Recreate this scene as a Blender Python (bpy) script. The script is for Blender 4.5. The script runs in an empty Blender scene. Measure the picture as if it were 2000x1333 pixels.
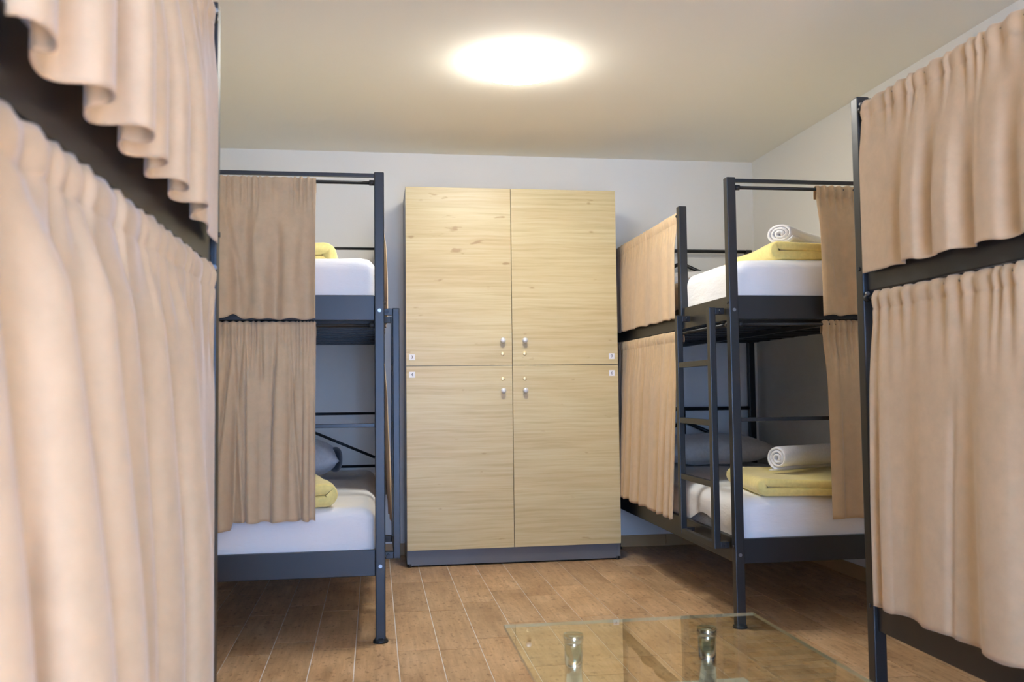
import bpy, bmesh, math, random
from mathutils import Vector, Matrix

# ------------------------------------------------------------------ camera, world, exposure
scene = bpy.context.scene
C = scene.collection

def make_camera():
    F, YAW, PITCH, ROLL, H = 1787.5, .1495, .0543, -.0115, .999
    cy, sy, cp, sp = math.cos(YAW), math.sin(YAW), math.cos(PITCH), math.sin(PITCH)
    f = Vector((sy*cp, cy*cp, sp)); r = Vector((cy, -sy, 0)); u = r.cross(f)
    cr, sr = math.cos(ROLL), math.sin(ROLL)
    r2 = r*cr + u*sr; u2 = u*cr - r*sr
    cam = bpy.data.cameras.new('camera'); ob = bpy.data.objects.new('camera', cam); C.objects.link(ob)
    m = Matrix((r2, u2, -f)).transposed().to_4x4(); m.translation = (0, 0, H)
    ob.matrix_world = m
    cam.sensor_width = 36; cam.lens = F/2000*36; cam.clip_start = .02
    cam.dof.use_dof = True; cam.dof.focus_distance = 4.3; cam.dof.aperture_fstop = 4.5
    scene.camera = ob
make_camera()

world = bpy.data.worlds.new('sky'); scene.world = world; world.use_nodes = True
bg = world.node_tree.nodes['Background']
bg.inputs['Color'].default_value = (.27, .50, 1.0, 1); bg.inputs['Strength'].default_value = 11.5

LAMP_STRENGTH = 22.0
scene.cycles.diffuse_bounces = 8
vs = scene.view_settings
vs.view_transform = 'Standard'; vs.look = 'None'; vs.gamma = 1; vs.exposure = 1.33
vs.use_curve_mapping = False

sun = bpy.data.lights.new('sun', 'SUN'); sun.energy = 42.0; sun.angle = math.radians(.6); sun.color = (1, .95, .87)
suno = bpy.data.objects.new('sun', sun); C.objects.link(suno); suno.rotation_euler = (math.radians(40), 0, 0)   # shines in through the rear door
# room and furniture dimensions (metres)
XL, XR, YB, YR, ZC = -1.36, 2.488, 5.712, -1.60, 2.498
DOOR_X0, DOOR_X1, DOOR_Z1 = -.12, 1.03, 2.05        # glazed door in the rear wall
pl = bpy.data.lights.new('door_daylight', 'AREA'); pl.shape = 'RECTANGLE'; pl.size = DOOR_X1-DOOR_X0; pl.size_y = DOOR_Z1
plo = bpy.data.objects.new('door_daylight', pl); C.objects.link(plo)
plo.location = ((DOOR_X0+DOOR_X1)/2, YR-.14, DOOR_Z1/2); plo.rotation_euler = (math.pi/2, 0, 0)
pl.cycles.is_portal = True

# ------------------------------------------------------------------ materials
def nt(name):
    m = bpy.data.materials.new(name); m.use_nodes = True
    n = m.node_tree; b = n.nodes['Principled BSDF']
    return m, n, b
def lk(n, a, b): n.links.new(a, b)
def simple(name, col, rough=.5, metal=0, bump=0, bscale=200, spec=.5, sheen=0):
    m, n, b = nt(name)
    b.inputs['Base Color'].default_value = (*col, 1); b.inputs['Roughness'].default_value = rough
    b.inputs['Metallic'].default_value = metal; b.inputs['Specular IOR Level'].default_value = spec
    if sheen: b.inputs['Sheen Weight'].default_value = sheen
    if bump:
        tc = n.nodes.new('ShaderNodeTexCoord'); t = n.nodes.new('ShaderNodeTexNoise'); t.inputs['Scale'].default_value = bscale
        t.inputs['Detail'].default_value = 4
        bp = n.nodes.new('ShaderNodeBump'); bp.inputs['Strength'].default_value = bump; bp.inputs['Distance'].default_value = .004
        lk(n, tc.outputs['Object'], t.inputs['Vector']); lk(n, t.outputs['Fac'], bp.inputs['Height']); lk(n, bp.outputs['Normal'], b.inputs['Normal'])
    return m
def ramp(n, stops):
    r = n.nodes.new('ShaderNodeValToRGB'); e = r.color_ramp.elements
    while len(e) < len(stops): e.new(.5)
    for el, (p, c) in zip(e, stops): el.position = p; el.color = (*c, 1)
    return r
def noise(n, vec, scale, detail=4, rough=.55):
    t = n.nodes.new('ShaderNodeTexNoise'); t.inputs['Scale'].default_value = scale
    t.inputs['Detail'].default_value = detail; t.inputs['Roughness'].default_value = rough
    lk(n, vec, t.inputs['Vector']); return t
def mapping(n, src, scale, loc=(0, 0, 0)):
    mp = n.nodes.new('ShaderNodeMapping'); mp.inputs['Scale'].default_value = scale; mp.inputs['Location'].default_value = loc
    lk(n, src, mp.inputs['Vector']); return mp
def mix(n, fac, a, b, mode='MIX'):
    x = n.nodes.new('ShaderNodeMix'); x.data_type = 'RGBA'; x.blend_type = mode
    if isinstance(fac, (int, float)): x.inputs[0].default_value = fac
    else: lk(n, fac, x.inputs[0])
    for i, v in ((6, a), (7, b)):
        if isinstance(v, tuple): x.inputs[i].default_value = (*v, 1)
        else: lk(n, v, x.inputs[i])
    return x.outputs[2]

def plank_material():
    m, n, b = nt('wood_look_plank')
    tc = n.nodes.new('ShaderNodeTexCoord'); oi = n.nodes.new('ShaderNodeObjectInfo')
    sc = n.nodes.new('ShaderNodeVectorMath'); sc.operation = 'SCALE'; sc.inputs['Scale'].default_value = 37
    cmb = n.nodes.new('ShaderNodeCombineXYZ')
    for k in 'XYZ': lk(n, oi.outputs['Random'], cmb.inputs[k])
    lk(n, cmb.outputs[0], sc.inputs[0])
    ad = n.nodes.new('ShaderNodeVectorMath'); ad.operation = 'ADD'
    lk(n, tc.outputs['Object'], ad.inputs[0]); lk(n, sc.outputs[0], ad.inputs[1])
    g = noise(n, mapping(n, ad.outputs[0], (34, 3.2, 1)).outputs[0], 1.6, 6, .62)
    cl = noise(n, mapping(n, ad.outputs[0], (5, 2.5, 1)).outputs[0], 1.5, 4, .6)
    sp = noise(n, mapping(n, ad.outputs[0], (26, 14, 1)).outputs[0], 2.2, 3, .5)
    r1 = ramp(n, [(.25, (.42, .25, .125)), (.5, (.57, .37, .20)), (.78, (.69, .48, .29))])
    lk(n, cl.outputs['Fac'], r1.inputs['Fac'])
    r2 = ramp(n, [(.3, (.66, .62, .56)), (.62, (1.0, 1.0, 1.0))]); lk(n, g.outputs['Fac'], r2.inputs['Fac'])
    r3 = ramp(n, [(.29, (.42, .34, .26)), (.42, (1, 1, 1))]); lk(n, sp.outputs['Fac'], r3.inputs['Fac'])
    c = mix(n, .8, r1.outputs[0], r2.outputs[0], 'MULTIPLY'); c = mix(n, .7, c, r3.outputs[0], 'MULTIPLY')
    hv = n.nodes.new('ShaderNodeHueSaturation'); lk(n, c, hv.inputs['Color'])
    mr = n.nodes.new('ShaderNodeMapRange'); mr.inputs['To Min'].default_value = .88; mr.inputs['To Max'].default_value = 1.1
    lk(n, oi.outputs['Random'], mr.inputs['Value']); lk(n, mr.outputs[0], hv.inputs['Value'])
    lk(n, hv.outputs[0], b.inputs['Base Color'])
    b.inputs['Roughness'].default_value = .40
    bp = n.nodes.new('ShaderNodeBump'); bp.inputs['Strength'].default_value = .12; bp.inputs['Distance'].default_value = .003
    lk(n, g.outputs['Fac'], bp.inputs['Height']); lk(n, bp.outputs[0], b.inputs['Normal'])
    return m

def oak_material():
    m, n, b = nt('oak_veneer')
    tc = n.nodes.new('ShaderNodeTexCoord'); oi = n.nodes.new('ShaderNodeObjectInfo')
    cmb = n.nodes.new('ShaderNodeCombineXYZ')
    for k in 'XYZ': lk(n, oi.outputs['Random'], cmb.inputs[k])
    sc = n.nodes.new('ShaderNodeVectorMath'); sc.operation = 'SCALE'; sc.inputs['Scale'].default_value = 23; lk(n, cmb.outputs[0], sc.inputs[0])
    ad = n.nodes.new('ShaderNodeVectorMath'); ad.operation = 'ADD'; lk(n, tc.outputs['Object'], ad.inputs[0]); lk(n, sc.outputs[0], ad.inputs[1])
    P = ad.outputs[0]
    w = noise(n, mapping(n, P, (1.6, 1, 4)).outputs[0], 1.0, 3)
    dis = n.nodes.new('ShaderNodeVectorMath'); dis.operation = 'MULTIPLY_ADD'
    lk(n, w.outputs['Color'], dis.inputs[0]); dis.inputs[1].default_value = (0, 0, .035); lk(n, P, dis.inputs[2])
    g = noise(n, mapping(n, dis.outputs[0], (1.5, 1, 46)).outputs[0], 1.5, 6, .62)
    big = noise(n, mapping(n, dis.outputs[0], (.9, 1, 7)).outputs[0], 1.3, 3)
    kn = noise(n, mapping(n, dis.outputs[0], (6, 1, 16)).outputs[0], 1.35, 2, .5)
    r1 = ramp(n, [(.28, (.53, .42, .205)), (.5, (.63, .52, .275)), (.75, (.69, .60, .36))]); lk(n, g.outputs['Fac'], r1.inputs['Fac'])
    r2 = ramp(n, [(.3, (.90, .84, .78)), (.65, (1, 1, 1))]); lk(n, big.outputs['Fac'], r2.inputs['Fac'])
    r3 = ramp(n, [(.245, (.60, .44, .33)), (.31, (1, 1, 1))]); lk(n, kn.outputs['Fac'], r3.inputs['Fac'])
    c = mix(n, .8, r1.outputs[0], r2.outputs[0], 'MULTIPLY'); c = mix(n, .65, c, r3.outputs[0], 'MULTIPLY')
    lk(n, c, b.inputs['Base Color']); b.inputs['Roughness'].default_value = .38
    return m

def fabric_material(name, col, var=.14, transl=.12, scale=60):
    m, n, b = nt(name)
    tc = n.nodes.new('ShaderNodeTexCoord')
    t = noise(n, tc.outputs['Object'], scale*.4, 6, .65)
    fine = noise(n, tc.outputs['Object'], 900, 2)
    lo = tuple(c*(1-var) for c in col); hi = tuple(min(1, c*(1+var)) for c in col)
    r = ramp(n, [(.3, lo), (.7, hi)]); lk(n, t.outputs['Fac'], r.inputs['Fac']); lk(n, r.outputs[0], b.inputs['Base Color'])
    b.inputs['Roughness'].default_value = .85; b.inputs['Specular IOR Level'].default_value = .15
    b.inputs['Sheen Weight'].default_value = .35; b.inputs['Sheen Roughness'].default_value = .4
    bp = n.nodes.new('ShaderNodeBump'); bp.inputs['Strength'].default_value = .25; bp.inputs['Distance'].default_value = .001
    lk(n, fine.outputs['Fac'], bp.inputs['Height']); lk(n, bp.outputs[0], b.inputs['Normal'])
    if transl:
        tr = n.nodes.new('ShaderNodeBsdfTranslucent'); lk(n, r.outputs[0], tr.inputs['Color'])
        ms = n.nodes.new('ShaderNodeMixShader'); ms.inputs[0].default_value = transl
        out = n.nodes['Material Output']; lk(n, b.outputs[0], ms.inputs[1]); lk(n, tr.outputs[0], ms.inputs[2]); lk(n, ms.outputs[0], out.inputs['Surface'])
    return m

def sheet_material():
    m, n, b = nt('white_sheet')
    b.inputs['Base Color'].default_value = (.80, .80, .80, 1); b.inputs['Roughness'].default_value = .8
    tc = n.nodes.new('ShaderNodeTexCoord')
    t = noise(n, mapping(n, tc.outputs['Object'], (3, 3, 9)).outputs[0], 1.6, 5, .6)
    bp = n.nodes.new('ShaderNodeBump'); bp.inputs['Strength'].default_value = .35; bp.inputs['Distance'].default_value = .02
    lk(n, t.outputs['Fac'], bp.inputs['Height']); lk(n, bp.outputs[0], b.inputs['Normal'])
    return m

def clear_glass(name, tint, ior=1.7, const=None):
    m = bpy.data.materials.new(name); m.use_nodes = True; n = m.node_tree
    n.nodes.remove(n.nodes['Principled BSDF'])
    tr = n.nodes.new('ShaderNodeBsdfTransparent'); tr.inputs[0].default_value = (*tint, 1)
    gl = n.nodes.new('ShaderNodeBsdfGlossy'); gl.inputs['Roughness'].default_value = .0; gl.inputs['Color'].default_value = (.95, .97, .95, 1)
    fr = n.nodes.new('ShaderNodeFresnel'); fr.inputs[0].default_value = ior
    ms = n.nodes.new('ShaderNodeMixShader')
    if const is None: lk(n, fr.outputs[0], ms.inputs[0])
    else: ms.inputs[0].default_value = const
    lk(n, tr.outputs[0], ms.inputs[1]); lk(n, gl.outputs[0], ms.inputs[2])
    lk(n, ms.outputs[0], n.nodes['Material Output'].inputs['Surface'])
    return m
def transparent(name, tint):
    m = bpy.data.materials.new(name); m.use_nodes = True; n = m.node_tree
    n.nodes.remove(n.nodes['Principled BSDF'])
    tr = n.nodes.new('ShaderNodeBsdfTransparent'); tr.inputs[0].default_value = (*tint, 1)
    lk(n, tr.outputs[0], n.nodes['Material Output'].inputs['Surface'])
    return m
def emitter(name, col, s):
    m = bpy.data.materials.new(name); m.use_nodes = True; n = m.node_tree
    n.nodes.remove(n.nodes['Principled BSDF'])
    e = n.nodes.new('ShaderNodeEmission'); e.inputs[0].default_value = (*col, 1); e.inputs[1].default_value = s
    lk(n, e.outputs[0], n.nodes['Material Output'].inputs['Surface'])
    return m

M = dict(
    wall=simple('wall_paint', (.85, .835, .78), .9, bump=.08, bscale=120, spec=.2),
    ceiling=simple('ceiling_paint', (.92, .885, .775), .9, bump=.06, bscale=120, spec=.2),
    grout=simple('grout', (.78, .75, .71), .9),
    plank=plank_material(), oak=oak_material(),
    base=simple('baseboard_tile', (.50, .30, .125), .45, bump=.1, bscale=40),
    metal=simple('dark_painted_steel', (.0125, .0125, .013), .40, spec=.6, bump=.02, bscale=300),
    plastic=simple('black_plastic', (.012, .012, .013), .45),
    bolt=simple('bolt_steel', (.35, .35, .36), .35, 1),
    chrome=simple('chrome', (.80, .81, .82), .10, 1),
    silver=simple('satin_nickel', (.74, .75, .77), .30, .25),
    brass=simple('brass_lock', (.90, .74, .42), .3, .4),
    graphite=simple('graphite_board', (.135, .14, .15), .35),
    curtain=fabric_material('tan_suede_curtain', (.63, .462, .285), .06),
    sheet=sheet_material(),
    ticking=fabric_material('mattress_ticking', (.52, .54, .55), .35, 0, 300),
    yellow=fabric_material('yellow_fleece', (.84, .70, .26), .08, 0, 120),
    towel=fabric_material('white_terry', (.82, .80, .79), .06, 0, 300),
    grey_pillow=fabric_material('grey_pillowcase', (.66, .62, .56), .08, 0, 120),
    silver_pillow=fabric_material('silver_pillowcase', (.66, .67, .70), .12, 0, 90),
    dark_cloth=fabric_material('charcoal_cloth', (.07, .075, .085), .3, 0, 200),
    white_plastic=simple('white_label', (.82, .82, .84), .5),
    ink=simple('black_ink', (.03, .03, .04), .6),
    shelf=simple('white_frosted_shelf', (.80, .83, .83), .25),
    glass=clear_glass('table_glass', (.97, .97, .88), 2.0),
    glass_under=transparent('table_glass_underside', (.95, .95, .85)),
    glass_edge=simple('glass_edge', (.80, .78, .62), .15),
    pane=clear_glass('window_glass', (.97, .98, .98), 1.5, .06),
    white_frame=simple('white_door_frame', (.78, .78, .77), .4),
    lamp_base=simple('white_lamp_base', (.8, .8, .8), .4),
    lamp=emitter('lamp_diffuser', (1.0, .98, .92), LAMP_STRENGTH),
)

# ------------------------------------------------------------------ helpers
def tag(o, label, cat, group=None):
    o['label'] = label; o['category'] = cat
    if group: o['group'] = group
    return o
def empty(name, loc=(0, 0, 0)):
    o = bpy.data.objects.new(name, None); o.empty_display_size = .05; o.location = loc; C.objects.link(o); return o
def mesh_obj(name, me, mat, parent=None):
    o = bpy.data.objects.new(name, me); C.objects.link(o)
    for m in (mat if isinstance(mat, (list, tuple)) else [mat]):
        if m.name not in [s.name for s in me.materials if s]: me.materials.append(m)
    if parent: o.parent = parent
    return o
def bobj(name, bm, mat, parent=None, smooth=False):
    me = bpy.data.meshes.new(name); bmesh.ops.recalc_face_normals(bm, faces=bm.faces)
    if smooth:
        for f in bm.faces: f.smooth = True
    bm.to_mesh(me); bm.free()
    return mesh_obj(name, me, mat, parent)
def box(bm, x0, x1, y0, y1, z0, z1, bev=0, mi=0):
    r = bmesh.ops.create_cube(bm, size=1, matrix=Matrix.Translation(((x0+x1)/2, (y0+y1)/2, (z0+z1)/2)) @ Matrix.Diagonal((abs(x1-x0), abs(y1-y0), abs(z1-z0), 1)))
    vs_ = r['verts']
    fs = {f for v in vs_ for f in v.link_faces}
    for f in fs: f.material_index = mi
    if bev:
        es = list({e for v in vs_ for e in v.link_edges})
        bmesh.ops.bevel(bm, geom=es, offset=bev, segments=2, affect='EDGES', profile=.6)
def tube(bm, a, b, r, seg=12, r2=None, mi=0):
    a = Vector(a); b = Vector(b); d = b-a
    q = d.to_track_quat('Z', 'Y').to_matrix().to_4x4()
    res = bmesh.ops.create_cone(bm, cap_ends=True, segments=seg, radius1=r, radius2=r if r2 is None else r2, depth=d.length, matrix=Matrix.Translation((a+b)/2) @ q)
    for f in {f for v in res['verts'] for f in v.link_faces}: f.material_index = mi; f.smooth = len(f.verts) == 4
def boxobj(name, dims, mat, parent=None, bev=0):
    bm = bmesh.new(); box(bm, *dims, bev=bev); return bobj(name, bm, mat, parent)
def tubeobj(name, a, b, r, mat, parent=None, seg=12, r2=None):
    bm = bmesh.new(); tube(bm, a, b, r, seg, r2); me = bpy.data.meshes.new(name); bm.to_mesh(me); bm.free(); return mesh_obj(name, me, mat, parent)
def lathe(name, prof, mat, parent=None, seg=24, axis='Z', loc=(0, 0, 0)):
    bm = bmesh.new(); rings = []
    for r, z in prof:
        rings.append([bm.verts.new((r*math.cos(2*math.pi*i/seg), r*math.sin(2*math.pi*i/seg), z)) for i in range(seg)])
    for a, b in zip(rings, rings[1:]):
        for i in range(seg): bm.faces.new((a[i], a[(i+1) % seg], b[(i+1) % seg], b[i]))
    for ring in (rings[0], rings[-1]):
        bm.faces.new(ring)
    bmesh.ops.remove_doubles(bm, verts=bm.verts, dist=1e-6)
    if axis == '-Y': bmesh.ops.transform(bm, matrix=Matrix.Rotation(math.pi/2, 4, 'X'), verts=bm.verts)
    bmesh.ops.translate(bm, vec=loc, verts=bm.verts)
    return bobj(name, bm, mat, parent, smooth=True)
def struct(o): o['kind'] = 'structure'; return o

# ------------------------------------------------------------------ setting
T = .12
fl = struct(boxobj('floor', (XL, XR, YR, YB, -.10, -.0025), M['grout']))
struct(boxobj('ceiling', (XL-T, XR+T, YR-T, YB+T, ZC, ZC+T), M['ceiling']))
struct(boxobj('wall_back', (XL-T, XR+T, YB, YB+T, -.10, ZC), M['wall']))
struct(boxobj('wall_right', (XR, XR+T, YR, YB, -.10, ZC), M['wall']))
struct(boxobj('wall_left', (XL-T, XL, YR, YB, -.10, ZC), M['wall']))
bm = bmesh.new()
box(bm, XL-T, DOOR_X0, YR-T, YR, -.10, ZC); box(bm, DOOR_X1, XR+T, YR-T, YR, -.10, ZC); box(bm, DOOR_X0, DOOR_X1, YR-T, YR, DOOR_Z1, ZC); box(bm, DOOR_X0, DOOR_X1, YR-T, YR, -.10, 0)
struct(bobj('wall_rear', bm, M['wall']))
d = struct(empty('door_1', ((DOOR_X0+DOOR_X1)/2, YR, 0)))
dw = (DOOR_X1-DOOR_X0)/2
for a, b, c, e in ((-dw, -dw+.07, 0, DOOR_Z1), (dw-.07, dw, 0, DOOR_Z1), (-dw+.07, dw-.07, 0, .07), (-dw+.07, dw-.07, DOOR_Z1-.07, DOOR_Z1), (-.035, .035, .07, DOOR_Z1-.07)):
    boxobj('door_frame', (a, b, -.09, -.03, c, e), M['white_frame'], d)
for a, b in ((-dw+.07, -.035), (.035, dw-.07)):
    bm = bmesh.new(); v = [bm.verts.new(p) for p in ((a, -.06, .07), (b, -.06, .07), (b, -.06, DOOR_Z1-.07), (a, -.06, DOOR_Z1-.07))]; bm.faces.new(v)
    bobj('pane', bm, M['pane'], d)

# floor planks: rows run in depth, each plank its own piece
PW, PL_, GAP, Y_NEAR = .161, .636, .0040, 1.25
rng = random.Random(5)
known = {-3: 4.304, -2: 4.462, -1: 4.33, 0: 4.43, 1: 4.25}
shared = {}; far_bits = bmesh.new(); row = -8
while True:
    x0 = -.0765+(row-0)*PW; x1 = x0+PW; row_id = row; row += 1
    if x0 >= XR: break
    if x1 <= XL: continue
    ph = known.get(row_id, 4.3+rng.random()*PL_)
    xa, xb = max(x0, XL+.002), min(x1, XR-.002)
    if xb-xa < .02: continue
    k0 = math.floor((YR-ph)/PL_)
    for k in range(k0, 20):
        ya, yb = max(ph+k*PL_, YR+.002), min(ph+(k+1)*PL_, YB-.002)
        if yb-ya < .03: continue
        w, l = round(xb-xa-GAP, 4), round(yb-ya-GAP, 4)
        if yb < Y_NEAR:
            box(far_bits, xa+GAP/2, xb-GAP/2, ya+GAP/2, yb-GAP/2, -.012, 0); continue
        if (w, l) not in shared:
            b_ = bmesh.new(); box(b_, -w/2, w/2, -l/2, l/2, -.012, 0)
            me = bpy.data.meshes.new('plank'); b_.to_mesh(me); b_.free(); me.materials.append(M['plank']); shared[(w, l)] = me
        o = bpy.data.objects.new('plank', shared[(w, l)]); C.objects.link(o); o.parent = fl; o.location = ((xa+xb)/2, (ya+yb)/2, 0)
o = bobj('plank_field', far_bits, M['plank'], fl); o['kind'] = 'stuff'

# tiled baseboards
def baseboard(name, x0, x1, y0, y1):
    root = struct(empty(name)); L = max(x1-x0, y1-y0); n = max(1, round(L/.636)); s = L/n
    for i in range(n):
        a, b = i*s+.0012, (i+1)*s-.0012
        dims = (x0+a, x0+b, y0, y1, 0, .072) if x1-x0 > y1-y0 else (x0, x1, y0+a, y0+b, 0, .072)
        boxobj('skirting_tile', dims, M['base'], root, .0015)
baseboard('baseboard_back', XL+.012, XR-.012, YB-.010, YB)
baseboard('baseboard_left', XL, XL+.010, YR+.012, YB-.012)
baseboard('baseboard_right', XR-.010, XR, YR+.012, YB-.012)

# ------------------------------------------------------------------ ceiling lamp
for ly, txt in ((4.06, 'round white dome lamp glowing on the ceiling before the wardrobe'),):
  lamp = tag(empty('ceiling_lamp', (.655, ly, ZC)), txt, 'lamp')
  lathe('lamp_base', [(.001, 0), (.225, 0), (.232, -.004), (.232, -.010), (.001, -.010)], M['lamp_base'], lamp, 48)
  lathe('lamp_diffuser', [(.236*math.sin(t)/math.sin(.66), -.010-.070*(math.cos(t)-math.cos(.66))/(1-math.cos(.66))) for t in [.66*(1-i/12) for i in range(12)]] + [(.001, -.080)], M['lamp'], lamp, 64)

# ------------------------------------------------------------------ wardrobe
def wardrobe():
    X0, X1, Y0, Y1, ZT = .180, 1.428, 5.272, 5.70, 2.187
    w = tag(empty('wardrobe', ((X0+X1)/2, (Y0+Y1)/2, 0)), 'tall four-door locker wardrobe in light oak with grey plinth', 'wardrobe')
    ox, oy = (X0+X1)/2, (Y0+Y1)/2
    hx, y0, y1 = (X1-X0)/2, Y0-oy, Y1-oy
    t = .018; zb = .02
    for s in (-1, 1):
        a, b = (-hx, -hx+t) if s < 0 else (hx-t, hx)
        boxobj('side_panel', (a, b, y0+.0205, y1, zb, ZT), M['graphite'], w)
    boxobj('top_panel', (-hx+t, hx-t, y0+.0205, y1, ZT-t, ZT), M['oak'], w)
    boxobj('back_panel', (-hx+t, hx-t, y1-.008, y1, zb+.08, ZT-t), M['graphite'], w)
    boxobj('divider', (-.009, .009, y0+.0205, y1-.008, .10, ZT-t), M['graphite'], w)
    boxobj('shelf', (-hx+t, -.009, y0+.0205, y1-.008, 1.138, 1.156), M['graphite'], w)
    boxobj('shelf', (.009, hx-t, y0+.0205, y1-.008, 1.138, 1.156), M['graphite'], w)
    boxobj('bottom_panel', (-hx+t, hx-t, y0+.0205, y1, .082, .10), M['graphite'], w)
    boxobj('plinth', (-hx+t, hx-t, y0+.024, y0+.04, .010, .082), M['graphite'], w)
    for sx in (-1, 1):
        for yy in (y0+.035, y1-.03):
            lathe('foot', [(.001, 0), (.014, 0), (.014, .02), (.001, .02)], M['plastic'], w, 12, loc=(sx*(hx-.016), yy, 0))
    g = .0015; xs = .795-ox; zs = 1.147
    digits = {(0, 1): '3', (0, 0): '4', (1, 1): '9', (1, 0): '6'}
    for cx in (0, 1):
        for cz in (1, 0):
            xa, xb = (-hx, xs-g) if cx == 0 else (xs+g, hx)
            za, zb2 = (zs+g, ZT) if cz else (.098, zs-g)
            dc = Vector(((xa+xb)/2, y0+.009, (za+zb2)/2))
            dr = boxobj('door', (xa-dc.x, xb-dc.x, -.009, .010, za-dc.z, zb2-dc.z), M['oak'], w, .0012); dr.location = dc
            kx = (.738 if cx == 0 else .868)-ox
            kz, lz = (1.292, 1.216) if cz else (1.0, 1.069)
            lathe('knob', [(.001, 0), (.009, 0), (.007, .006), (.008, .012), (.0145, .018), (.0165, .024), (.0145, .030), (.008, .034), (.001, .035)], M['silver'], dr, 20, '-Y', (kx-dc.x, -.009, kz-dc.z))
            lathe('lock', [(.001, 0), (.0115, 0), (.0115, .003), (.009, .0045), (.001, .0045)], M['brass'], dr, 20, '-Y', (kx-dc.x, -.009, lz-dc.z))
            lx = (.2135 if cx == 0 else 1.390)-ox; lz2 = 1.197 if cz else 1.097
            bm = bmesh.new(); box(bm, lx-dc.x-.017, lx-dc.x+.017, -.0105, -.009, lz2-dc.z-.017, lz2-dc.z+.017, mi=0)
            cu = bpy.data.curves.new('digit', 'FONT'); cu.body = digits[(cx, cz)]; cu.size = .026; cu.align_x = 'CENTER'; cu.align_y = 'CENTER'; cu.extrude = .0003
            to = bpy.data.objects.new('digit', cu); C.objects.link(to)
            tm = to.to_mesh(); b2 = bmesh.new(); b2.from_mesh(tm)
            bmesh.ops.transform(b2, matrix=Matrix.Translation((lx-dc.x, -.0109, lz2-dc.z)) @ Matrix.Rotation(math.pi/2, 4, 'X'), verts=b2.verts)
            for f in b2.faces: f.material_index = 1
            tmp = bpy.data.meshes.new('t'); b2.to_mesh(tmp); b2.free(); bm.from_mesh(tmp); bpy.data.meshes.remove(tmp)
            to.to_mesh_clear(); bpy.data.objects.remove(to); bpy.data.curves.remove(cu)
            me = bpy.data.meshes.new('number_label'); bm.to_mesh(me); bm.free(); me.materials.append(M['white_plastic']); me.materials.append(M['ink'])
            lo = bpy.data.objects.new('number_label', me); C.objects.link(lo); lo.parent = dr; lo['label'] = 'white square label with black number'
wardrobe()

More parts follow.
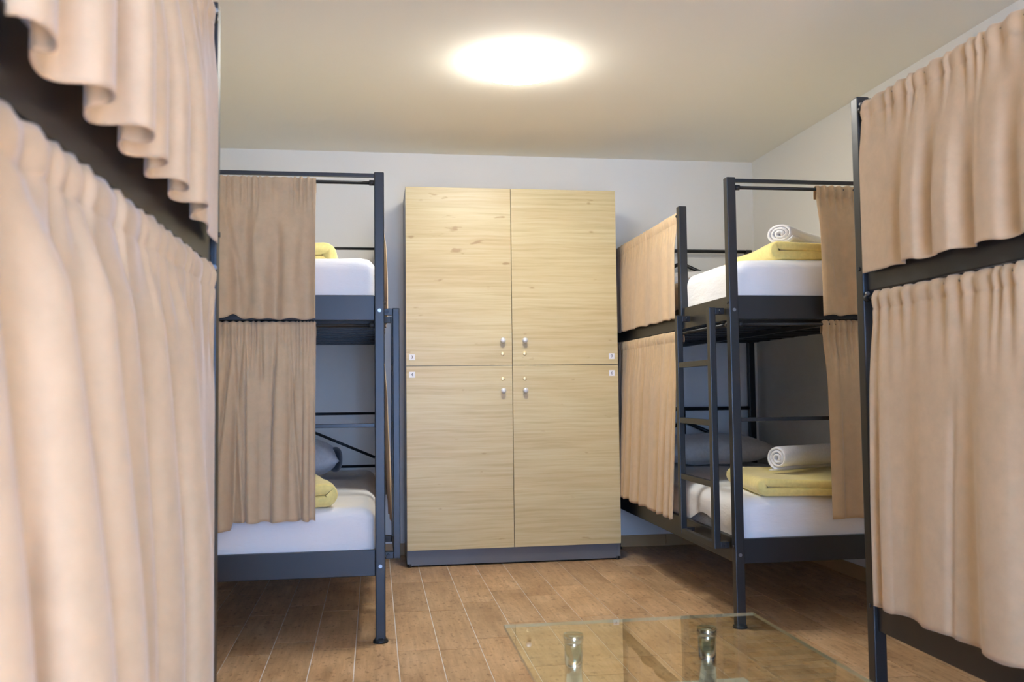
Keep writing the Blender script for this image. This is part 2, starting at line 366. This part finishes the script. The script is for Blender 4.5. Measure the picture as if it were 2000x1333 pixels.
# ------------------------------------------------------------------ bunk beds
# local frame: origin = aisle-side front bottom corner of the front post; +u goes from the aisle towards the wall,
# +y goes to the head end.  side = +1: wall towards +X, -1: wall towards -X
BW, BL, PT = .955, 2.0, .040
ZL0, ZL1, ZU0, ZU1, ZP = .264, .367, 1.292, 1.394, 1.90
ZR_U, ZR_L = 1.856, 1.270
def bunk(label, x, y, side):
    root = tag(empty('bunk_bed', (x, y, 0)), label, 'bunk bed', 'black steel bunk beds')
    S = side
    def bx(name, u0, u1, y0, y1, z0, z1, mat='metal', parent=root, bev=.002):
        return boxobj(name, (min(S*u0, S*u1), max(S*u0, S*u1), y0, y1, z0, z1), M[mat], parent, bev)
    def tb(name, a, b, r, mat='metal', parent=root, seg=10):
        return tubeobj(name, (S*a[0], a[1], a[2]), (S*b[0], b[1], b[2]), r, M[mat], parent, seg)
    for u in (0, BW-PT):
        for yy in (0, BL-PT):
            p = bx('post', u, u+PT, yy, yy+PT, .012, ZP, bev=.004)
            f = lathe('foot', [(.001, 0), (.030, 0), (.031, .004), (.029, .010), (.023, .014), (.022, .020), (.001, .020)], M['plastic'], p, 20, loc=(S*(u+PT/2), yy+PT/2, 0))
            for zc in ((ZL0+ZL1)/2, (ZU0+ZU1)/2):
                if yy == 0: tb('bolt', (u+PT/2, -.004, zc-.012), (u+PT/2, .001, zc-.012), .0075, 'bolt', p)
            for zz in ((ZL0+ZL1)/2, (ZU0+ZU1)/2):
                if u == 0: tb('bolt', (-.004, yy+PT/2, zz+.02), (.001, yy+PT/2, zz+.02), .0065, 'metal', p)
    for z0, z1 in ((ZL0, ZL1), (ZU0, ZU1)):
        for u in (.012, BW-.036): bx('side_rail', u, u+.024, PT, BL-PT, z0, z1, bev=.003)
        for yy in (.012, BL-.036): bx('end_rail', PT, BW-PT, yy, yy+.024, z0, z1, bev=.003)
        for i in range(11):
            yy = .16+i*.165
            bx('slat', .034, BW-.034, yy, yy+.03, z0-.004, z0+.016, bev=0)
        if z0 > 1: bx('centre_beam', BW/2-.015, BW/2+.015, .034, BL-.034, z0-.024, z0-.004, bev=0)
    # rods across the foot end and the curtain rods with their holders
    bx('top_bar', PT, BW-PT, .012, .028, ZP-.020, ZP-.004, bev=.002)
    bx('guard_bar', PT, BW-PT, .012, .028, .858, .874, bev=.002)
    for z in (ZR_U, ZR_L):
        r = tb('curtain_rod', (PT, .010, z), (BW-PT, .010, z), .0075)
        for u in (PT, BW-PT-.02): tb('rod_holder', (u, .010, z), (u+.02, .010, z), .0115, 'plastic', r)
    # mid post beside the ladder opening, upper bunk only
    bx('ladder_post', .000, PT, .62, .62+PT, ZU1-.10, ZP, bev=.004)
    for z, ya in ((ZR_U, .66), (ZR_L, PT)):
        r = tb('curtain_rod', (.010, ya, z), (.010, BL-PT, z), .0075)
        for yy in (ya, BL-PT-.02): tb('rod_holder', (.010, yy, z), (.010, yy+.02, z), .0115, 'plastic', r)
        tb('rod_end', (.001, BL-PT-.026, z+.012), (.001, BL-PT-.018, z+.012), .006, 'bolt', r)
    # ladder on the aisle side
    zb, zt = .318, 1.348
    for yy in (.075, .50):
        s = bx('ladder_stile', -.062, -.034, yy, yy+.036, zb, zt, bev=.003)
        for zz in (zb, zt-.03):
            bx('ladder_bracket', -.034, .006, yy+.003, yy+.033, zz, zz+.028, 'metal', s)
            tb('bolt', (-.012, yy-.006, zz+.014), (-.012, yy+.042, zz+.014), .007, 'plastic', s)
    for z in (zb, .575, .838, 1.098):
        bx('rung', -.060, -.036, .111, .50, z, z+.026, bev=.003)
    # headboards at both levels
    for dz in (0, 1.020):
        yy = BL-PT/2
        tb('headboard_bar', (PT, yy, .870+dz), (BW-PT, yy, .870+dz), .012)
        tb('headboard_stem', (BW/2, yy, .56+dz), (BW/2, yy, .870+dz), .009)
        tb('headboard_rod', (PT, yy, .600+dz), (BW/2, yy, .790+dz), .012)
        tb('headboard_rod', (BW-PT, yy, .600+dz), (BW/2, yy, .790+dz), .012)
        tb('headboard_bar', (PT, yy, .548+dz), (BW-PT, yy, .548+dz), .012)
    return root

RXE, RYE = 1.486, 3.677          # far right bed: aisle face, foot end
LXE, LYE = .041, 3.740           # far left bed
NRX, NRY = 1.484, 2.645-BL       # near right bed
NLX, NLY = -.352, 2.172-BL       # near left bed
bunk('black steel bunk bed right of the wardrobe, with a ladder and towels on it', RXE, RYE, 1)
bunk('black steel bunk bed left of the wardrobe, its ladder seen edge-on', LXE, LYE, -1)
bunk('black steel bunk bed in the right foreground behind long tan curtains', NRX, NRY, 1)
bunk('black steel bunk bed in the blurred left foreground behind tan curtains', NLX, NLY, -1)

# ------------------------------------------------------------------ soft things
def rounded_box(name, sx, sy, sz, mat, parent=None, e=.12, n=14, wob=0, seed=0, power=5.0, dome=0.0):
    """soft slab: cube sphere pushed to a superellipsoid, centred on z = sz/2"""
    bm = bmesh.new(); bmesh.ops.create_cube(bm, size=2)
    bmesh.ops.subdivide_edges(bm, edges=bm.edges, cuts=n, use_grid_fill=True)
    rg = random.Random(seed); ph = [rg.uniform(0, 6.28) for _ in range(6)]
    for v in bm.verts:
        p = v.co.copy()
        def k(a): return math.copysign(abs(math.sin(a*math.pi/2))**1.0, a)
        q = Vector((k(p.x), k(p.y), k(p.z)))
        L = (abs(q.x)**power+abs(q.y)**power+abs(q.z)**power)**(1/power)
        q = q/L
        w = wob*(math.sin(7*q.x+ph[0])*math.sin(6*q.y+ph[1])+.6*math.sin(13*q.x+ph[2]+3*q.z)*math.sin(11*q.y+ph[3]))
        dm = dome*(1-q.x*q.x)*(1-q.y*q.y) if q.z > 0 else 0
        v.co = Vector((q.x*sx/2, q.y*sy/2, sz/2+q.z*sz/2+(w+dm)*(.5+.5*q.z)))
    return bobj(name, bm, mat, parent, smooth=True)

def mattress(x, y, side, z0, z1, label, lifted=False):
    """box mattress in a fitted sheet lying between the rails"""
    m = .036
    cx = x+side*BW/2; cy = y+BL/2
    root = tag(empty('mattress', (cx, cy, z0)), label, 'mattress', 'white mattresses on the bunks')
    hx, hy, h = BW/2-m, BL/2-m, z1-z0
    bm = bmesh.new(); box(bm, -hx+.024, hx-.024, -hy+.024, hy-.024, 0, h-.03, bev=.035)
    bobj('mattress_core', bm, M['ticking'], root)
    # sheet: rounded shell over top and sides; its hem lifts at one stretch when asked
    NP = 160
    bm = bmesh.new(); R_ = .06; rings = []
    def perim(i, inset):
        # rounded rectangle, NP points
        rr = .055; a, b = hx-inset, hy-inset; rr = max(.004, rr-inset*.6)
        per = [2*(a-rr), math.pi*rr/2, 2*(b-rr), math.pi*rr/2]*2; tot = sum(per); s = (i/NP)*tot
        segs = [((-a+rr, -b), (1, 0)), None, ((a, -b+rr), (0, 1)), None, ((a-rr, b), (-1, 0)), None, ((-a, b-rr), (0, -1)), None]
        cen = [None, (a-rr, -b+rr, -math.pi/2), None, (a-rr, b-rr, 0), None, (-a+rr, b-rr, math.pi/2), None, (-a+rr, -b+rr, math.pi)]
        for k in range(8):
            if s <= per[k] or k == 7:
                if segs[k]: (px, py), (dx, dy) = segs[k]; return px+dx*s, py+dy*s
                c0, c1, a0 = cen[k]; t = a0+s/rr; return c0+rr*math.cos(t), c1+rr*math.sin(t)
            s -= per[k]
    rg = random.Random(int(abs(x*1000+z0*77)))
    f1, f2 = rg.uniform(0, 6), rg.uniform(0, 6)
    levels = [(0, 0.0), (0, .25), (0, .5), (0, .75)] + [(R_*(1-math.cos(t)), None, t) for t in [j*math.pi/2/7 for j in range(0, 8)]]
    for lv in levels:
        ring = []
        for i in range(NP):
            if len(lv) == 2:
                inset = 0; zlo = .055
                if lifted:
                    px, py = perim(i, 0); aisle = (px*side < -hx+.03)
                    if aisle:
                        q = (py+hy); zlo = .055+.085*math.exp(-((q-.42)/.20)**2)
                z = zlo+(h-R_-zlo)*lv[1]
            else:
                inset = lv[0]; z = h-R_+R_*math.sin(lv[2])
            px, py = perim(i, inset)
            z += .004*math.sin(9*px+f1)*math.sin(5*py+f2)*(1 if z > .08 else 0)
            px += .003*math.sin(17*py+f1+8*z); py += .003*math.sin(15*px+f2+9*z)
            ring.append(bm.verts.new((px, py, z)))
        rings.append(ring)
    for a, b in zip(rings, rings[1:]):
        for i in range(NP): bm.faces.new((a[i], a[(i+1) % NP], b[(i+1) % NP], b[i]))
    bm.faces.new(rings[-1])
    o = bobj('fitted_sheet', bm, M['sheet'], root, smooth=True)
    for f in o.data.polygons: f.use_smooth = len(f.vertices) == 4
    return root
ML, MU = (.281, .532), (1.309, 1.556)
mattress(RXE, RYE, 1, *ML, 'white mattress on the lower bunk beside the ladder, sheet slipped off its side', True)
mattress(RXE, RYE, 1, *MU, 'white mattress on the upper bunk right of the wardrobe, under the yellow blanket')
mattress(LXE, LYE, -1, *ML, 'bluish white mattress on the lower bunk left of the wardrobe')
mattress(LXE, LYE, -1, *MU, 'white mattress on the upper bunk left of the wardrobe')
for (a, b, s, nm) in ((NRX, NRY, 1, 'right'), (NLX, NLY, -1, 'left')):
    mattress(a, b, s, *ML, 'white mattress on the lower bunk hidden by the %s foreground curtain' % nm)
    mattress(a, b, s, *MU, 'white mattress on the upper bunk hidden by the %s foreground curtain' % nm)

def extrude_outline(name, pts, length, mat, parent=None, cuts=14, wob=.004, seed=0, roundness=.02, sub=1):
    """closed outline (a, z) swept along local Y, its ends rounded in"""
    rg = random.Random(seed); ph = [rg.uniform(0, 6.28) for _ in range(5)]
    n = len(pts); bm = bmesh.new(); rings = []
    ca = sum(p[0] for p in pts)/n; cz = sum(p[1] for p in pts)/n
    ys = [0, .004, .012, .025] + [.025+(length-.05)*(i+1)/cuts for i in range(cuts-1)] + [length-.025, length-.012, length-.004, length]
    for y in ys:
        e = min(y, length-y); k = roundness*(1-math.sqrt(max(0, 1-(1-min(1, e/.025))**2)))
        ring = []
        for j, (a, z) in enumerate(pts):
            # inset towards neighbours' inner normal
            p0, p1 = pts[j-1], pts[(j+1) % n]; tx, tz = p1[0]-p0[0], p1[1]-p0[1]; L = math.hypot(tx, tz) or 1
            nx, nz = -tz/L, tx/L
            w = wob*(math.sin(9*y+6*a+ph[0])+.7*math.sin(17*y+11*z+ph[1]))
            zz = z+nz*k+w*(1 if z > .012 else 0)
            ring.append(bm.verts.new((a+nx*k+.5*wob*math.sin(12*y+ph[2]), y, zz)))
        rings.append(ring)
    for r0, r1 in zip(rings, rings[1:]):
        for j in range(n): bm.faces.new((r0[j], r0[(j+1) % n], r1[(j+1) % n], r1[j]))
    bm.faces.new(rings[0]); bm.faces.new(rings[-1])
    o = bobj(name, bm, mat, parent, smooth=True)
    return o

def ribbon(center, th):
    """outline of a thick ribbon following a centre line, counter-clockwise"""
    L, R = [], []
    n = len(center)
    for i, (a, z) in enumerate(center):
        p0 = center[max(0, i-1)]; p1 = center[min(n-1, i+1)]; tx, tz = p1[0]-p0[0], p1[1]-p0[1]; d = math.hypot(tx, tz) or 1
        nx, nz = -tz/d, tx/d; t = th/2
        if i in (0, n-1): t *= .55
        L.append((a+nx*t, z+nz*t)); R.append((a-nx*t, z-nz*t))
    return R+L[::-1]

def folded_blanket(label, loc, rot, width, depth, th, extra=0, seed=0):
    c = th/2
    cl = [(width, c)] + [(width-(width-c*1.2)*i/10, c+.0) for i in range(1, 11)]
    cen = c*1.2
    for i in range(1, 8):
        t = math.pi/2+math.pi*i/8
        cl.append((cen+c*1.02*math.cos(t), 2*c*1.02/1-c*1.02*math.sin(t)))
    top = 3*c+.002
    cl += [(cen+(width-cen-.01)*i/10, top-.006*math.sin(i/10*math.pi)) for i in range(0, 11)]
    o = extrude_outline('folded_blanket', ribbon(cl, th*1.03), depth, M['yellow'], None, 16, .0035, seed, .007)
    o.location = loc; o.rotation_euler = (0, 0, rot)
    return tag(o, label, 'blanket', 'yellow blankets on the bunks')
ZT_L, ZT_U = ML[1]+.004, MU[1]+.004
folded_blanket('yellow folded blanket on the lower bunk under the rolled towel', (1.630, RYE+.060, ZT_L-.002), math.radians(-9), .56, .60, .037, seed=3)
folded_blanket('yellow folded blanket on the upper bunk under the rolled towel', (1.730, RYE+.09, ZT_U), math.radians(-1), .56, .58, .038, seed=8)
b = folded_blanket('yellow folded blanket on the lower left bunk beside the tan curtain', (-.27, LYE+.66, ZT_L), math.radians(180+10), .44, .60, .046, seed=5)
b = folded_blanket('yellow folded blanket on the upper left bunk beside the tan curtain', (-.19, LYE+.95, ZT_U), math.radians(180), .44, .52, .058, seed=6)

def rolled_towel(label, loc, rot, length, turns, th, squash, seed, tail=.0, tilt=0):
    cl = []; n = int(turns*22)
    r0 = th*.45
    for i in range(n+1):
        t = i/n*turns*2*math.pi; r = r0+th*1.04*t/(2*math.pi)
        cl.append((r*math.cos(t-math.pi*.5)*1.06, r*math.sin(t-math.pi*.5)*squash))
    if tail:
        x, z = cl[-1]; cl += [(x+(-tail)*k/4, z-.002*k) for k in range(1, 5)]
    zmin = min(p[1] for p in cl)-th/2
    cl = [(a, z-zmin) for a, z in cl]
    o = extrude_outline('rolled_towel', ribbon(cl, th*.93), length, M['towel'], None, 14, .002, seed, .004)
    o.location = loc; o.rotation_euler = (tilt, 0, rot)
    return tag(o, label, 'towel', 'white rolled towels on the bunks')
rolled_towel('white towel roll on the lower bunk, lying on the yellow blanket', (1.815, RYE+.30, ZT_L+.076), math.radians(-66), .42, 3.0, .0150, .95, 2, .05)
rolled_towel('white towel roll on the upper bunk, spiral end facing the room', (1.808, RYE+.19, ZT_U+.080), math.radians(-48), .40, 3.2, .0160, .74, 4, 0)

def pillow(label, loc, rot, sx, sy, sz, mat, group='pillows', tilt=0):
    bm = bmesh.new(); n = 22; grid = {}
    for side in (1, -1):
        for i in range(n+1):
            for j in range(n+1):
                u, v = -1+2*i/n, -1+2*j/n
                edge = i in (0, n) or j in (0, n)
                if side < 0 and edge: grid[(side, i, j)] = grid[(1, i, j)]; continue
                h = max(0, (1-abs(u)**2.6))**.55*max(0, (1-abs(v)**2.6))**.55
                pin = 1-.07*(1-abs(v)**2)*abs(u)**6; pin2 = 1-.07*(1-abs(u)**2)*abs(v)**6
                wr = .006*math.sin(9*u+4*v)*math.sin(7*v-3*u)*h
                grid[(side, i, j)] = bm.verts.new((u*sx/2*pin, v*sy/2*pin2, sz*.45+side*h*sz*(.55 if side > 0 else .45)+wr))
    for side in (1, -1):
        for i in range(n):
            for j in range(n):
                bm.faces.new([grid[(side, *k)] for k in ((i, j), (i+1, j), (i+1, j+1), (i, j+1))])
    o = bobj('pillow', bm, mat, None, smooth=True); o.location = loc; o.rotation_euler = (tilt, 0, rot)
    return tag(o, label, 'pillow', group)
pillow('taupe grey pillow at the head of the lower bunk behind the ladder', (2.02, 5.36, ZT_L+.004), 0, .72, .44, .185, M['grey_pillow'])
pillow('pale grey pillow on the upper bunk behind the yellow blanket', (1.98, 5.36, ZT_U), 0, .70, .44, .15, M['sheet'])
p = pillow('silvery grey pillow with dark end on the lower left bunk', (-.47, 5.12, ZT_L+.006), math.radians(0), .58, .40, .215, M['silver_pillow'])
e = rounded_box('dark_end', .075, .23, .135, M['dark_cloth'], p, power=2.3)
e.location = (.258, -.01, .026)
e['label'] = 'dark charcoal end of the pillow'

# ------------------------------------------------------------------ curtains
def smoothstep(a, b, x):
    t = max(0, min(1, (x-a)/(b-a))); return t*t*(3-2*t)
def curtain(label, start, along, out, length, z_top, z_hem, folds, amp, group, seed=0, over=.0, gather=30, gath_amp=.003, push=.01, flare=0.0, hem_fn=None, rows=70, per=16, skew=0, amp_top=.25, env=None, ridges=(0, .02, .01)):
    """gathered curtain on a rod; folds = fold positions (0..1) or a count; ridges = (count, width m, depth m)"""
    rg = random.Random(seed)
    A = Vector((*along, 0)); N = Vector((*out, 0)); S0 = Vector((*start, 0))
    if isinstance(folds, (int, float)):
        k = int(folds); cs = [0]
        for i in range(k): cs.append(cs[-1]+rg.uniform(.5, 1.6))
        knots = [c/cs[-1] for c in cs]
    else: knots = folds
    nf = len(knots)-1
    amps = [amp*rg.uniform(.55, 1.3) for _ in range(nf+1)]
    ncol = max(140, int(nf*per*1.6), gather*6)
    def phase(u):
        for i in range(nf):
            if u <= knots[i+1] or i == nf-1:
                t = (u-knots[i])/(knots[i+1]-knots[i]); return i+t, amps[i]*(1-t)+amps[i+1]*t
    gx = [0.0]
    for i in range(gather): gx.append(gx[-1]+rg.uniform(.45, 1.7))
    gx = [g_/gx[-1] for g_ in gx]; ga_ = [rg.uniform(.35, 1.25) for _ in gx]
    def gat(u):
        for i in range(gather):
            if u <= gx[i+1] or i == gather-1:
                t = (u-gx[i])/(gx[i+1]-gx[i]); return -math.cos(2*math.pi*t)*ga_[i]
    RD = []
    for i in range(ridges[0]):
        RD.append((rg.uniform(.02, .98)*length, rg.gauss(0, .05), ridges[1]*rg.uniform(.5, 1.7), ridges[2]*rg.choice((-1, -1, .8))*rg.uniform(.4, 1.2), rg.choice((.3, .55, .9, 3, 3)), rg.choice((0, 0, 0, .25))))
    H = z_top-z_hem
    prof = [(-.020, .052), (-.021, .035), (-.019, .014), (-.013, .002), (-.004, -.004), (.005, -.002), (.0105, .008), (.0125, .020), (.0115, .034), (.0085, .046), (.0070, .050), (.0095, .057)]
    vrow = [(o_, dz, 0) for o_, dz in prof]
    for j in range(1, rows+1):
        t = (j/rows)**1.15; vrow.append((None, .057+(H-.057)*t, t))
    bm = bmesh.new(); grid = []
    w1, w2, w3 = rg.uniform(0, 6), rg.uniform(0, 6), rg.uniform(0, 6)
    for o_, dz, t in vrow:
        r = []
        for i in range(ncol+1):
            u = i/ncol; ph, a = phase(u); ev = env(u) if env else 1.0
            a *= ev; th = 2*math.pi*ph; g = gat(u)
            if o_ is not None:
                off = o_+gath_amp*g*(1.0 if dz > .008 else .5)*(1 if o_ > 0 else -.4)
                zz = z_top-dz+(.0025*g if dz < .02 else 0); x = u*length
            else:
                fa = a*(amp_top+(1-amp_top)*smoothstep(0, .75, t))*smoothstep(-.03, .15, t)
                ga = gath_amp*max(0, 1-t/.28)**1.6
                wave = math.sin(th)+.18*math.sin(2*th+w1)
                off = .0095+push*smoothstep(0, .3, t)+fa*(1.05+wave)+ga*g+flare*t*t
                for (x0, tl, wd, dp, tf, ts) in RD:
                    dx = (u*length-x0-tl*t)/(wd*(.75+.6*t))
                    if abs(dx) < 3: off += dp*ev*math.exp(-dx*dx)*smoothstep(ts-.02, ts+.18, t)*(1-smoothstep(tf*.6, tf, t))*(.6+.4*t)
                off = max(off, .004)
                x = u*length-over*fa*math.sin(2*th)*smoothstep(0, .5, t)+skew*t*(u-.5)*length
                zz = z_top-dz+(hem_fn(u)*t if hem_fn else 0)+.0025*math.sin(1.5*th+w3)*t*ev
            P = S0+A*x+N*off
            r.append(bm.verts.new((P.x, P.y, zz)))
        grid.append(r)
    for ra, rb in zip(grid, grid[1:]):
        for i in range(ncol): bm.faces.new((ra[i], ra[i+1], rb[i+1], rb[i]))
    o = bobj('curtain', bm, M['curtain'], None, smooth=True)
    sm = o.modifiers.new('thickness', 'SOLIDIFY'); sm.thickness = .0018; sm.offset = 0
    return tag(o, label, 'curtain', group)

G = 'tan gathered curtains on the bunks'
RO = .010    # rods sit this far inside the bed's outer face
ZCU, ZCL = ZR_U+.014, ZR_L+.012
# near left bed (aisle face at x = NLX, out = +X)
def kn(y0, y1, ys):   # fold positions given in world y
    return [0]+[(v-y0)/(y1-y0) for v in ys]+[1]
ya, yb = NLY+.68, NLY+BL-PT-.035
curtain('tan curtain on the upper bunk in the left foreground, deeply ruffled hem', (NLX-RO, ya), (0, 1), (1, 0), yb-ya, ZCU, 1.335,
        kn(ya, yb, [1.02, 1.19, 1.33, 1.48, 1.64, 1.84]), .027, G, 11, .5, 22, .007, .006, amp_top=.25, per=34, env=lambda u: 1-.93*smoothstep(.70, .93, u), ridges=(6, .02, .004))
ya, yb = NLY+.57, NLY+BL-PT-.055
curtain('tan curtain on the lower bunk in the left foreground, broad pale folds', (NLX-RO, ya), (0, 1), (1, 0), yb-ya, ZCL, .385,
        kn(ya, yb, [.93, 1.10, 1.26, 1.43, 1.62, 1.86]), .040, G, 12, .5, 20, .008, .006, amp_top=.45, per=28, env=lambda u: 1-.97*smoothstep(.66, .93, u), ridges=(9, .014, .006))
# near right bed (out = -X)
ya, yb = NRY+.68, NRY+BL-PT-.012
curtain('tan curtain on the upper bunk in the right foreground', (NRX+RO, ya), (0, 1), (-1, 0), yb-ya, ZCU, 1.345,
        kn(ya, yb, [1.5, 1.66, 1.80, 1.95, 2.12, 2.27, 2.42]), .017, G, 21, .4, 24, .007, .006, amp_top=.12, per=28, env=lambda u: 1-.97*smoothstep(.80, .92, u), ridges=(8, .02, .004))
ya, yb = NRY+.57, NRY+BL-PT-.045
curtain('tan curtain on the lower bunk in the right foreground, long and nearly flat', (NRX+RO, ya), (0, 1), (-1, 0), yb-ya, ZCL, .350,
        kn(ya, yb, [1.45, 1.70, 1.95, 2.20, 2.46]), .016, G, 22, .2, 24, .008, .006, amp_top=.3, per=24, ridges=(11, .016, .008))
# far right bed, aisle side
ya, yb = RYE+.665, RYE+BL-PT-.02
curtain('tan curtain on the upper bunk next to the wardrobe, right of it', (RXE+RO, ya), (0, 1), (-1, 0), yb-ya, ZCU, 1.345, 6, .007, G, 31, .1, 34, .006, .010, rows=50, ridges=(8, .04, .005))
ya, yb = RYE+.66, RYE+BL-PT-.02
curtain('tan curtain on the lower bunk between the wardrobe and the ladder', (RXE+RO, ya), (0, 1), (-1, 0), yb-ya, ZCL, .365, 9, .012, G, 32, .2, 36, .007, .014, rows=60, flare=.03, skew=.03, ridges=(16, .02, .012))
# far right bed, foot end (out = -Y)
curtain('tan curtain at the foot of the right upper bunk, bunched beside the yellow blanket', (1.893, RYE+RO), (1, 0), (0, -1), .40, ZCU-.002, 1.305, 3, .016, G, 33, .15, 12, .008, .018, rows=50, ridges=(9, .014, .014))
curtain('tan curtain at the foot of the right lower bunk, beside the lower towel roll', (1.905, RYE+RO), (1, 0), (0, -1), .39, ZCL, .445, 3, .016, G, 34, .15, 13, .008, .016, rows=50, ridges=(9, .014, .014))
# far left bed, foot end and aisle side
xe = -.232
curtain('tan curtain at the foot of the left upper bunk', (xe-.64, LYE+RO), (1, 0), (0, -1), .64, ZCU-.002, 1.293, 6, .017, G, 41, .1, 26, .007, .020, rows=60, hem_fn=lambda u: .022*math.exp(-((u-.51)/.035)**2), ridges=(22, .020, .018), )
curtain('tan curtain at the foot of the left lower bunk, over the mattress edge', (xe-.64, LYE+RO), (1, 0), (0, -1), .64, ZCL, .497, 8, .018, G, 42, .25, 30, .007, .022, rows=60, hem_fn=lambda u: -.03*(1-smoothstep(.49, .51, u)), ridges=(26, .009, .024))
ya, yb = LYE+.665, LYE+BL-PT-.02
curtain('tan curtain sliver on the upper left bunk above the edge-on ladder', (LXE-RO, ya), (0, 1), (1, 0), yb-ya, ZCU, 1.345, 5, .006, G, 43, .1, 34, .003, .012, rows=50, ridges=(8, .03, .006))
ya, yb = LYE+.66, LYE+BL-PT-.02
curtain('tan curtain sliver on the lower left bunk behind the edge-on ladder', (LXE-RO, ya), (0, 1), (1, 0), yb-ya, ZCL, .38, 8, .008, G, 44, .2, 36, .004, .012, rows=50, flare=.02, ridges=(8, .03, .006))

# ------------------------------------------------------------------ coffee table
def coffee_table():
    X0, X1, Y1, L = .315, .965, 2.280, 1.05
    cx = (X0+X1)/2; cy = Y1-L/2; hx = (X1-X0)/2; hy = L/2
    t = tag(empty('coffee_table', (cx, cy, 0)), 'glass coffee table with chrome tube legs and white lower shelf', 'table')
    bm = bmesh.new(); box(bm, -hx, hx, -hy, hy, .412, .420)
    me = bpy.data.meshes.new('glass_top')
    bmesh.ops.recalc_face_normals(bm, faces=bm.faces)
    for f in bm.faces: f.material_index = 0 if f.normal.z > .5 else (1 if f.normal.z < -.5 else 2)
    bm.to_mesh(me); bm.free()
    for m in ('glass', 'glass_under', 'glass_edge'): me.materials.append(M[m])
    o = bpy.data.objects.new('glass_top', me); C.objects.link(o); o.parent = t
    bm = bmesh.new(); box(bm, -hx+.045, hx-.045, -hy+.04, hy-.04, .262, .270, bev=.002); bobj('shelf', bm, M['shelf'], t)
    for sx in (-1, 1):
        for sy in (-1, 1):
            px, py = sx*.168, sy*(hy-.083)
            l = lathe('leg', [(.001, 0), (.030, 0), (.030, .006), (.0215, .010), (.0215, .262)], M['chrome'], t, 24, loc=(px, py, 0))
            lathe('leg_tube', [(.001, .270), (.0215, .270), (.0215, .392), (.001, .392)], M['chrome'], l, 24, loc=(px, py, 0))
            lathe('leg_cap', [(.001, .392), (.0235, .392), (.0245, .396), (.0245, .408), (.023, .4115), (.001, .4115)], M['chrome'], l, 24, loc=(px, py, 0))
coffee_table()
